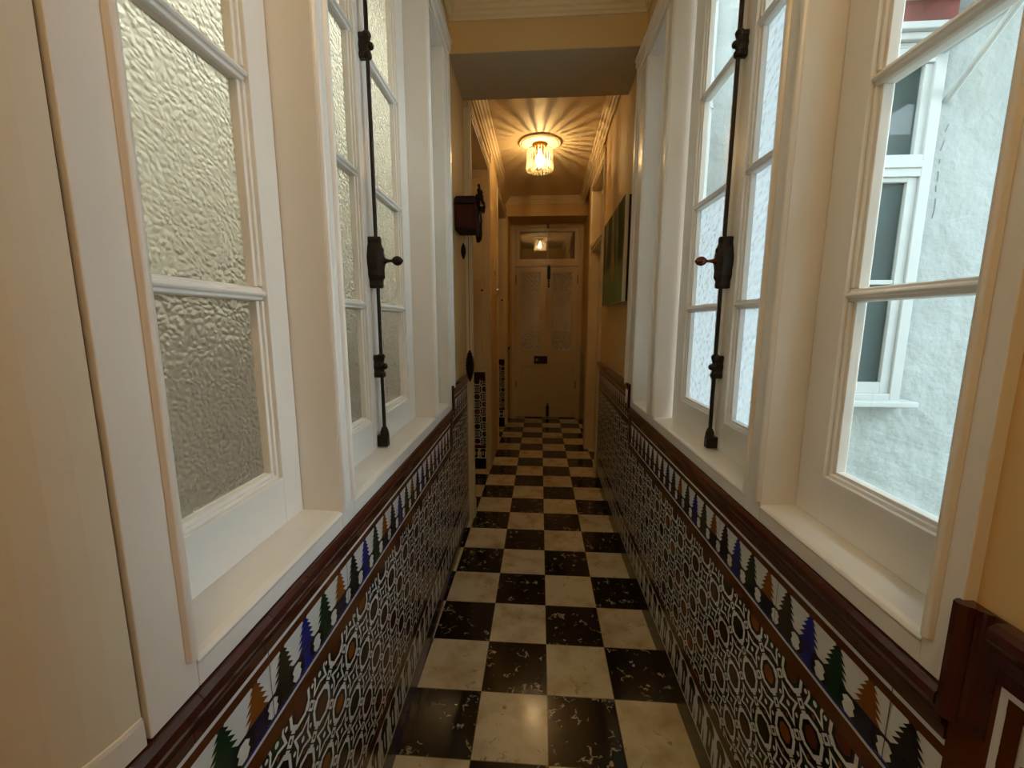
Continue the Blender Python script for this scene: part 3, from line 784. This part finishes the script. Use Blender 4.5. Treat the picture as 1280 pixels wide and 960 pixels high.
bo = MB(); bo.box(.098, .142, DY - .022, DY - .006, .03, .18, M['blackiron']); bo.tube([(.120, DY - .030, .004), (.120, DY - .030, .21)], .009, M['blackiron'], 8); bo.lathe((.12, DY - .03, .20), (0, 0, 1), [(.006, 0), (.014, .01), (.006, .024)], M['blackiron'], 12)
bo.build('bottom_bolt', t, bevel=.002)

# ------------------------------------------------------------------ ceiling lamp with glass rods
M['bulb'] = None
def lamp_mats():
    m, nt, N, L = new_mat('glowing_bulb')
    out = node(nt, 'ShaderNodeOutputMaterial'); e = node(nt, 'ShaderNodeEmission'); e.inputs[0].default_value = (1, .63, .25, 1); e.inputs[1].default_value = 980
    L.new(e.outputs[0], out.inputs[0]); M['bulb'] = m
    m, nt, N, L = new_mat('glowing_bulb_glass')
    out = node(nt, 'ShaderNodeOutputMaterial'); tr = node(nt, 'ShaderNodeBsdfTransparent'); e = node(nt, 'ShaderNodeEmission'); e.inputs[0].default_value = (1, .78, .45, 1); e.inputs[1].default_value = 7
    ad = node(nt, 'ShaderNodeAddShader'); L.new(tr.outputs[0], ad.inputs[0]); L.new(e.outputs[0], ad.inputs[1]); L.new(ad.outputs[0], out.inputs[0]); M['bulbglass'] = m
    m, nt, N, L = new_mat('crystal_glass')
    out = node(nt, 'ShaderNodeOutputMaterial')
    p = node(nt, 'ShaderNodeBsdfGlass'); p.inputs['Color'].default_value = (1, .95, .82, 1); p.inputs['Roughness'].default_value = .02; p.inputs['IOR'].default_value = 1.5
    tl = node(nt, 'ShaderNodeBsdfTranslucent'); tl.inputs[0].default_value = (1, .93, .75, 1)
    mx = node(nt, 'ShaderNodeMixShader'); mx.inputs[0].default_value = .45
    L.new(p.outputs[0], mx.inputs[1]); L.new(tl.outputs[0], mx.inputs[2]); L.new(mx.outputs[0], out.inputs[0]); M['crystal'] = m
lamp_mats()
M['gilt'] = pmat('gilt_metal', rgb(190, 140, 60), .3, .2, 40, metal=.9)
def ceiling_lamp(x, y, label, group):
    t = thing('ceiling_lamp', label, 'ceiling lamp', (x, y, CZ), group)
    b = MB(); b.lathe((x, y, CZ), (0, 0, -1), [(.186, 0), (.186, .010), (.180, .014), (.168, .012), (.160, .016), (.06, .016), (.001, .016)], M['ceil'], 48); b.build('ceiling_rose', t)
    b = MB(); b.lathe((x, y, CZ - .016), (0, 0, -1), [(.068, 0), (.066, .012), (.052, .022), (.040, .040), (.038, .050), (.001, .050)], M['gilt'], 32); b.build('canopy', t, smooth=True)
    b = MB(); b.lathe((x, y, CZ - .060), (0, 0, -1), [(.018, 0), (.020, .04), (.034, .07), (.040, .10), (.030, .130), (.010, .142), (.001, .144)], M['bulbglass'], 20); bu = b.build('bulb', t, smooth=True)
    b = MB(); b.lathe((x, y, CZ - .130), (0, 0, -1), [(.001, 0), (.005, .004), (.0065, .018), (.005, .032), (.001, .036)], M['bulb'], 12); b.build('filament', bu, smooth=True)
    b = MB()
    for rr, z in ((.106, CZ - .066), (.108, CZ - .150)):
        b.tube([(x + rr * math.cos(a * pi / 24), y + rr * math.sin(a * pi / 24), z) for a in range(49)], .0025, M['gilt'], 6)
    for a in range(4): b.tube([(x + .04 * math.cos(a * pi / 2), y + .04 * math.sin(a * pi / 2), CZ - .055), (x + .106 * math.cos(a * pi / 2), y + .106 * math.sin(a * pi / 2), CZ - .066)], .002, M['gilt'], 6)
    b.build('ring_frame', t)
    n = 26
    for i in range(n):
        a = i * 2 * pi / n; cx, cy = x + .110 * math.cos(a), y + .110 * math.sin(a)
        b = MB(); b.lathe((cx, cy, CZ - .060), (0, 0, -1), [(.002, 0), (.0055, .006), (.0050, .10), (.0085, .125), (.0115, .150), (.0105, .165), (.004, .178), (.001, .180)], M['crystal'], 6)
        b.build('crystal_rod', t)
    for i in range(10):
        a = i * 2 * pi / 10 + .2; cx, cy = x + .062 * math.cos(a), y + .062 * math.sin(a)
        b = MB(); b.lathe((cx, cy, CZ - .205), (0, 0, -1), [(.001, 0), (.010, .008), (.016, .018), (.010, .030), (.001, .038)], M['crystal'], 8); b.build('crystal_drop', t)
    return t
ceiling_lamp(-.02, 3.89, 'lit round ceiling lamp ringed with crystal glass rods', None)
# assumed point light behind the viewer, no fixture, warming the near ceiling
l = bpy.data.lights.new('assumed_near_light', 'POINT'); l.energy = 7; l.color = (1, .72, .38); l.shadow_soft_size = .12
lo = bpy.data.objects.new('assumed_near_light', l); COL.objects.link(lo); lo.location = (0.03, -.45, 2.80)

# ------------------------------------------------------------------ cuckoo clock on the left wall
cx = XL(2.43); cy0, cy1 = 2.36, 2.50
t = thing('cuckoo_clock', 'small dark carved wooden cuckoo clock on the left wall above the step', 'cuckoo clock', (cx, 2.43, 1.90))
Wd, Wk = M['wood'], M['wood_dark']
b = MB(); b.box(cx + .004, cx + .112, cy0, cy1, 1.908, 2.040, Wd)
b.box(cx + .010, cx + .10, cy0 - .004, cy0, 1.925, 2.02, Wd)
b.box(cx + .004, cx + .118, cy0 - .006, cy1 + .006, 1.896, 1.910, Wk); b.build('case', t, bevel=.004)
b = MB()
pr = [(cx + .000, 2.034), (cx + .000, 2.060), (cx + .012, 2.074), (cx + .115, 2.074), (cx + .124, 2.066), (cx + .124, 2.034)]
b.loft([[(x, cy0 - .012, z) for x, z in pr], [(x, cy1 + .012, z) for x, z in pr]], Wk); b.build('roof', t, bevel=.004)
def leafy(mb, o, r, n=7, seedv=1, d=.018):
    """carved foliage: overlapping pointed leaves fanned in the clock's front plane"""
    rnd = random.Random(seedv); o = Vector(o)
    for i in range(n):
        a = -pi * .1 + i * pi * 1.2 / (n - 1) if n > 1 else pi / 2
        L_ = r * (.75 + .4 * rnd.random()); dr = Vector((0, math.cos(a), math.sin(a))); sd = Vector((0, -math.sin(a), math.cos(a)))
        x0 = d * rnd.random()
        rings = []
        for q, w in ((0, .2), (.3, .34), (.55, .3), (.8, .16), (1, .02)):
            c = o + dr * L_ * q; ww = w * r * .8
            rings.append([c + sd * ww + Vector((x0, 0, 0)), c + Vector((x0 + .010 * (1 - q) + .006, 0, 0)), c - sd * ww + Vector((x0, 0, 0)), c + Vector((x0 - .006, 0, 0))])
        mb.loft(rings, Wk)
b = MB(); b.box(cx + .116, cx + .130, cy0 + .02, cy1 - .02, 2.02, 2.09, Wk); leafy(b, (cx + .126, 2.43, 2.045), .095, 9, 3); leafy(b, (cx + .134, 2.43, 2.03), .05, 7, 5)
b.lathe((cx + .138, 2.43, 2.075), (0, 0, 1), [(.010, 0), (.016, .016), (.011, .030), (.013, .040), (.006, .050), (.001, .053)], Wk, 10); b.build('carved_crest', t)
b = MB(); b.box(cx + .112, cx + .122, cy0 - .006, cy1 + .006, 1.90, 2.035, Wd)
for s in (-1, 1):
    b.loft([[(cx + .118 + dx, 2.43 + s * (.062 + w1), z) , (cx + .132 + dx, 2.43 + s * (.062 + w1 * .5), z), (cx + .118 + dx, 2.43 + s * (.062 - w1), z)] for z, w1, dx in ((2.02, .006, 0), (1.98, .02, .004), (1.94, .016, .002), (1.90, .02, .004), (1.872, .010, 0), (1.862, .002, 0))], Wk)
b.build('front_board', t, bevel=.002)
b = MB(); b.lathe((cx + .121, 2.43, 1.968), (1, 0, 0), [(.040, 0), (.040, .005), (.034, .008), (.001, .008)], Wk, 24); d_ = b.build('dial', t)
b = MB(); b.box(cx + .130, cx + .132, 2.428, 2.432, 1.968, 1.995, M['plastic']); b.box(cx + .130, cx + .132, 2.43, 2.45, 1.966, 1.970, M['plastic']); b.build('hand', d_)
b = MB(); b.box(cx + .112, cx + .128, 2.40, 2.46, 1.876, 1.905, Wk)
b.loft([[(cx + .112, 2.43 - w, z), (cx + .132, 2.43, z), (cx + .112, 2.43 + w, z)] for z, w in ((1.90, .04), (1.885, .045), (1.865, .03), (1.85, .012), (1.842, .002))], Wk); b.build('carved_apron', t)
def weight(xo, y, ztop, zc, hh, rr):
    b = MB(); b.tube([(cx + xo, y, 1.90), (cx + xo, y, ztop)], .0016, M['iron'], 6); c_ = b.build('chain', t)
    b = MB(); n = 11
    prof = [(.002, hh / 2)]
    for i in range(n):
        q = i / (n - 1); r_ = rr * math.sin(pi * (.08 + .86 * q)) ** .8
        prof += [(r_, hh / 2 - hh * (q * .96)), (r_ * .82, hh / 2 - hh * (q * .96 + .05))]
    prof = [(r_, -h_) for r_, h_ in prof]
    b.lathe((cx + xo, y, zc), (0, 0, -1), prof, Wk, 12); b.build('pine_cone_weight', c_)
weight(.036, 2.42, 1.83, 1.793, .085, .016)
weight(.058, 2.46, 1.22, 1.130, .185, .027)

# ------------------------------------------------------------------ painting on the right wall
def painting_mat():
    m, nt, N, L = new_mat('painted_landscape')
    out = node(nt, 'ShaderNodeOutputMaterial'); p = node(nt, 'ShaderNodeBsdfPrincipled'); p.inputs['Roughness'].default_value = .7; p.inputs['Specular IOR Level'].default_value = .2
    tc = node(nt, 'ShaderNodeTexCoord'); sx = node(nt, 'ShaderNodeSeparateXYZ'); L.new(tc.outputs['Generated'], sx.inputs[0])
    mp = node(nt, 'ShaderNodeMapping'); mp.inputs['Scale'].default_value = (1, 5, 2.2); L.new(tc.outputs['Generated'], mp.inputs[0])
    n1 = node(nt, 'ShaderNodeTexNoise'); n1.inputs['Scale'].default_value = 1.3; n1.inputs['Detail'].default_value = 6; L.new(mp.outputs[0], n1.inputs['Vector'])
    mp2 = node(nt, 'ShaderNodeMapping'); mp2.inputs['Scale'].default_value = (1, 7, .7); L.new(tc.outputs['Generated'], mp2.inputs[0])
    n2 = node(nt, 'ShaderNodeTexNoise'); n2.inputs['Scale'].default_value = 1.1; n2.inputs['Detail'].default_value = 3; L.new(mp2.outputs[0], n2.inputs['Vector'])
    # tall trees: dark green columns above the meadow, pale sky between
    tr = node(nt, 'ShaderNodeMapRange'); tr.inputs[1].default_value = .42; tr.inputs[2].default_value = .52; L.new(n2.outputs['Fac'], tr.inputs[0])
    sky = mixc(nt, n1.outputs['Fac'], rgb(158, 146, 108), rgb(96, 92, 62))
    trees = mixc(nt, n1.outputs['Fac'], rgb(34, 42, 22), rgb(74, 76, 40))
    up = mixc(nt, tr.outputs[0], sky, trees)
    low = mixc(nt, n1.outputs['Fac'], rgb(66, 84, 44), rgb(150, 160, 108))
    hz = mth(nt, 'ADD', sx.outputs[2], mth(nt, 'MULTIPLY', n2.outputs['Fac'], .25))
    hm = node(nt, 'ShaderNodeMapRange'); hm.inputs[1].default_value = .50; hm.inputs[2].default_value = .60; L.new(hz, hm.inputs[0])
    c = mixc(nt, hm.outputs[0], low, up)
    # a small ochre figure-like patch of light in the middle
    dx = mth(nt, 'MULTIPLY', mth(nt, 'SUBTRACT', sx.outputs[1], .45), 9.0); dz = mth(nt, 'MULTIPLY', mth(nt, 'SUBTRACT', sx.outputs[2], .42), 4.5)
    fg = mth(nt, 'LESS_THAN', mth(nt, 'ADD', mth(nt, 'ADD', mth(nt, 'MULTIPLY', dx, dx), mth(nt, 'MULTIPLY', dz, dz)), n1.outputs['Fac']), 1.1)
    L.new(mixc(nt, mth(nt, 'MULTIPLY', fg, .8), c, rgb(168, 128, 74)), p.inputs['Base Color'])
    L.new(p.outputs[0], out.inputs[0]); return m
M['art'] = painting_mat()
M['canvas'] = pmat('canvas_edge', rgb(206, 192, 160), .8, .1, 20, .2, 200)
t = thing('painting', 'unframed green landscape canvas hanging on the right wall', 'painting', (.50, 2.88, 1.51))
xw = XR(2.9) + .003
b = MB(); wbox(b, 'R', -.036, -.014, 2.475, 3.285, 1.512, 2.105, M['canvas']); b.build('stretched_canvas', t, bevel=.002)
b = MB(); wbox(b, 'R', -.014, .005, 2.468, 3.280, 1.518, 2.100, M['wood_dark']); b.build('backing_shadow', t)['label'] = 'dark wooden backing behind the canvas, doubling as its painted shadow'  # dark wooden back whose colour also paints the canvas's shadow on the wall
b = MB(); wbox(b, 'R', -.0375, -.036, 2.477, 3.283, 1.514, 2.103, M['art']); b.build('painted_face', t)

# switches beside the left doorways
t = thing('light_switch', 'square ivory switch plate tilted on a corner, left wall', 'light switch', (-.455, 4.17, 1.90))
b = MB(); c = Vector((-.454, 4.17, 1.925)); rr = .085
b.loft([[c + Vector((d, rr * math.cos(a * pi / 2 + .45), rr * math.sin(a * pi / 2 + .45))) for a in range(4)] for d in (0, .010)], M['plastic']); b.build('plate', t, bevel=.002)
b = MB(); b.box(-.444, -.438, 4.145, 4.195, 1.90, 1.95, M['plastic']); b.build('rocker', t, bevel=.002)
t = thing('thermostat', 'upright ivory thermostat box below the tilted switch', 'thermostat', (-.455, 4.17, 1.67))
b = MB(); b.box(-.455, -.428, 4.10, 4.24, 1.655, 1.825, M['plastic']); b.build('housing', t, bevel=.006)
b = MB(); b.lathe((-.428, 4.17, 1.70), (1, 0, 0), [(.022, 0), (.020, .008), (.001, .009)], M['steel'], 20); b.build('dial', t)

# ------------------------------------------------------------------ courtyard seen through the right windows
CY = 2.96
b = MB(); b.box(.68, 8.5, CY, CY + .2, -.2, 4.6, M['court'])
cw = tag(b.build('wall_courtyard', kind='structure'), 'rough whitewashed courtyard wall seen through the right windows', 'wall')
M['crack'] = pmat('plaster_crack', rgb(120, 128, 126), .9, .3, 30)
b = MB(); rc = random.Random(4); cx0, cz0 = 2.53, 2.62
for i in range(16):
    cx1, cz1 = cx0 + rc.uniform(-.012, .006), cz0 - rc.uniform(.02, .055)
    if rc.random() < .7: b.hexa([(cx0 - .002, CY - .003, cz0), (cx0 + .002, CY - .003, cz0), (cx0 + .002, CY + .002, cz0), (cx0 - .002, CY + .002, cz0), (cx1 - .002, CY - .003, cz1), (cx1 + .002, CY - .003, cz1), (cx1 + .002, CY + .002, cz1), (cx1 - .002, CY + .002, cz1)], M['crack'])
    cx0, cz0 = cx1, cz1
b.build('crack', cw)['label'] = 'grey vertical crack'
b = MB(); b.box(8.3, 8.5, -2.2, CY, -.2, .7, M['court']); tag(b.build('wall_courtyard_side', kind='structure'), 'unseen whitewashed parapet on the far side of the courtyard, kept low to let skylight in', 'wall')  # unseen side kept low so the windows get more sky
b = MB(); b.box(.70, 8.5, -2.4, -2.2, -.2, 4.6, M['court']); tag(b.build('wall_courtyard_back', kind='structure'), 'unseen whitewashed courtyard wall behind the viewer, made tall to block sky', 'wall')  # raised out of view so less sky reaches the courtyard wall
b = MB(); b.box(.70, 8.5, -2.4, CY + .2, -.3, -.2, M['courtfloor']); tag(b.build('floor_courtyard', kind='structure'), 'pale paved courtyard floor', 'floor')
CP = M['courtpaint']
t = thing('window_7', 'white framed window in the courtyard wall with grey reflecting panes', 'window', (1.95, CY, .88), kind='structure')
b = MB()
b.box(2.365, 2.43, CY - .05, CY + .02, .87, 3.03, CP); b.box(1.40, 1.50, CY - .05, CY + .02, .87, 3.03, CP)
b.box(1.50, 2.365, CY - .05, CY + .02, 2.30, 2.43, CP); b.box(2.318, 2.366, CY - .035, CY + .01, 2.43, 2.95, CP); b.box(1.50, 2.365, CY - .06, CY, 2.35, 2.39, CP); b.box(1.50, 2.365, CY - .05, CY + .02, 2.95, 3.03, CP)
b.box(1.50, 2.365, CY - .05, CY + .02, .87, .915, CP); b.build('frame', t, bevel=.004)
b = MB(); b.box(1.36, 2.50, CY - .12, CY, .835, .872, CP); b.build('sill', t, bevel=.006)
b = MB()
for a, c in ((1.50, 1.57), (2.305, 2.364)): b.box(a, c, CY - .035, CY + .01, .915, 2.30, CP)
b.box(1.57, 2.305, CY - .035, CY + .01, .915, .993, CP); b.box(1.57, 2.305, CY - .035, CY + .01, 2.272, 2.30, CP); b.box(1.57, 2.305, CY - .03, CY + .005, 1.64, 1.67, CP)
s_ = b.build('sash', t, bevel=.003)
for za, zb in ((.993, 1.645), (1.67, 2.272)):
    g = MB(); g.box(1.57, 2.305, CY - .012, CY - .008, za, zb, M['pane_grey']); g.build('glass_pane', s_)
g = MB(); g.box(1.50, 2.365, CY - .012, CY - .008, 2.43, 2.95, M['pane_grey']); g.build('transom_pane', t)
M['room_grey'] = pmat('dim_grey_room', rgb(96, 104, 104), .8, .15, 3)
b = MB(); b.box(1.50, 2.36, CY - .004, CY - .0005, .93, 2.95, M['room_grey']); b.build('grey_backing', t)['label'] = 'grey sheet behind the panes, painting in the dim room'  # flat sheet added here; its grey stands in for the dim room behind
# white baluster rail behind the courtyard window's lower pane
t = thing('balustrade', 'small white baluster rail showing in the courtyard window', 'balustrade', (2.0, CY - .03, 1.02))
b = MB(); b.box(1.86, 2.16, CY - .0075, CY - .0045, 1.345, 1.352, CP); b.box(1.86, 2.14, CY - .0075, CY - .0045, 1.310, 1.318, CP); b.build('handrail', t)
for i in range(5):
    b = MB(); x = 1.90 + i * .046; b.box(x, x + .006, CY - .0075, CY - .0045, 1.04, 1.310, CP); b.build('baluster', t)
# cornice, red-brown beam and canopy over the courtyard window
t = thing('canopy', 'white canopy with red brown beam above the courtyard window', 'canopy', (1.95, CY, 3.0))
b = MB()
for d, za, zb in ((.05, 3.03, 3.06), (.08, 3.06, 3.10), (.11, 3.10, 3.14)): b.box(1.30, 2.46, CY - d, CY, za, zb, CP)
b.build('cornice', t, bevel=.006)
b = MB(); b.box(1.30, 2.42, CY - .09, CY, 3.14, 3.26, M['redwood']); b.build('beam', t, bevel=.006)
b = MB(); b.box(1.25, 2.60, CY - .16, CY, 3.26, 3.36, CP); b.box(1.25, 2.62, CY - .20, CY, 3.36, 3.40, CP); b.build('roof', t, bevel=.006)
b = MB(); b.box(1.5, 4.4, -2.4, CY + .2, 4.0, 4.12, M['courtpaint']); tag(b.build('shade_roof', kind='structure'), 'unseen white roof slab added to shade the courtyard wall', 'roof')  # roof put in out of view to keep sky off the courtyard wall
t = thing('awning_bracket', 'white slanting awning strut fixed to the courtyard wall', 'bracket', (2.50, CY, 2.75))
b = MB(); b.tube([(2.485, CY - .01, 2.745), (2.36, 2.46, 2.985)], .019, CP, 12); b.build('strut', t)
b = MB(); b.box(2.30, 2.44, 2.40, 2.50, 2.985, 3.02, CP); b.box(2.33, 2.41, 2.30, CY, 2.992, 3.03, CP); b.build('arm', t, bevel=.004)
t = thing('downpipe', 'white downpipe on the courtyard wall behind the double casement', 'pipe', (1.03, CY - .05, 0))
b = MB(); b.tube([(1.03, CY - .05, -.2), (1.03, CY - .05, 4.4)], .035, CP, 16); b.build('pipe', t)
for z in (1.5, 2.72):
    b = MB(); b.tube([(1.03, CY - .05, z), (1.03, CY - .05, z + .03)], .041, CP, 16); b.box(1.02, 1.04, CY - .05, CY, z, z + .03, CP); b.build('clip', t)

# light well behind the left frosted windows
b = MB(); b.box(-2.3, -2.1, .30, 3.4, 1.45, 4.4, M['lightwell']); b.box(-2.3, -2.08, 0.30, 3.4, -.2, 1.45, M['lightwell_low'])
b.box(-2.1, -.75, .26, .42, -.2, 4.4, M['lightwell']); b.box(-2.1, -.70, 3.0, 3.2, -.2, 4.4, M['lightwell']); b.box(-2.1, -.62, .42, 3.0, -.3, -.2, M['lightwell_low'])
b.box(-2.1, -.75, .42, .46, -.2, 1.45, M['lightwell_low']); b.box(-2.1, -.75, 2.96, 3.0, -.2, 1.45, M['lightwell_low'])
tag(b.build('wall_light_well', kind='structure'), 'light well walls behind the left frosted windows', 'wall')

# ------------------------------------------------------------------ world, portals, camera, view
w = bpy.data.worlds.new('sky'); SC.world = w; w.use_nodes = True
nt = w.node_tree; nt.nodes.clear()
out = node(nt, 'ShaderNodeOutputWorld'); bg = node(nt, 'ShaderNodeBackground')
tc = node(nt, 'ShaderNodeTexCoord'); sx = node(nt, 'ShaderNodeSeparateXYZ'); nt.links.new(tc.outputs['Generated'], sx.inputs[0])
mr = node(nt, 'ShaderNodeMapRange'); mr.inputs[1].default_value = 0; mr.inputs[2].default_value = 1; nt.links.new(sx.outputs[2], mr.inputs[0])
nt.links.new(mixc(nt, mr.outputs[0], (.87, .95, 1.0, 1), (.76, .89, 1.0, 1)), bg.inputs[0])
bg.inputs[1].default_value = 5.6
nt.links.new(bg.outputs[0], out.inputs[0])
def portal(x0, x1, y0, y1, z):
    l = bpy.data.lights.new('sky_portal', 'AREA'); l.shape = 'RECTANGLE'; l.size = x1 - x0; l.size_y = y1 - y0
    l.cycles.is_portal = True
    o = bpy.data.objects.new('sky_portal', l); COL.objects.link(o); o.location = ((x0 + x1) / 2, (y0 + y1) / 2, z)

F, YAW, PITCH, ROLL = 514.67463, -.06736, -.14957, .00162
cd = bpy.data.cameras.new('camera'); cam = bpy.data.objects.new('camera', cd); COL.objects.link(cam)
cd.sensor_fit = 'HORIZONTAL'; cd.sensor_width = 36; cd.lens = F * 36 / 1280; cd.clip_start = .02
cy_, sy_ = math.cos(YAW), math.sin(YAW); cp_, sp_ = math.cos(PITCH), math.sin(PITCH)
f = Vector((sy_ * cp_, cy_ * cp_, sp_)); r = Vector((cy_, -sy_, 0)); u = r.cross(f)
r2 = r * math.cos(ROLL) + u * math.sin(ROLL); u2 = u * math.cos(ROLL) - r * math.sin(ROLL)
m = Matrix((r2, u2, -f)).transposed().to_4x4(); m.translation = (0, 0, H)
cam.matrix_world = m
SC.camera = cam
vs = SC.view_settings
vs.view_transform = 'Standard'; vs.look = 'None'; vs.gamma = 1; vs.use_curve_mapping = False; vs.exposure = 1.1
SC.cycles.max_bounces = 14; SC.cycles.diffuse_bounces = 6; SC.cycles.transmission_bounces = 12; SC.cycles.transparent_max_bounces = 16
SC.cycles.sample_clamp_indirect = 4; SC.cycles.blur_glossy = .5
SC.cycles.use_denoising = True
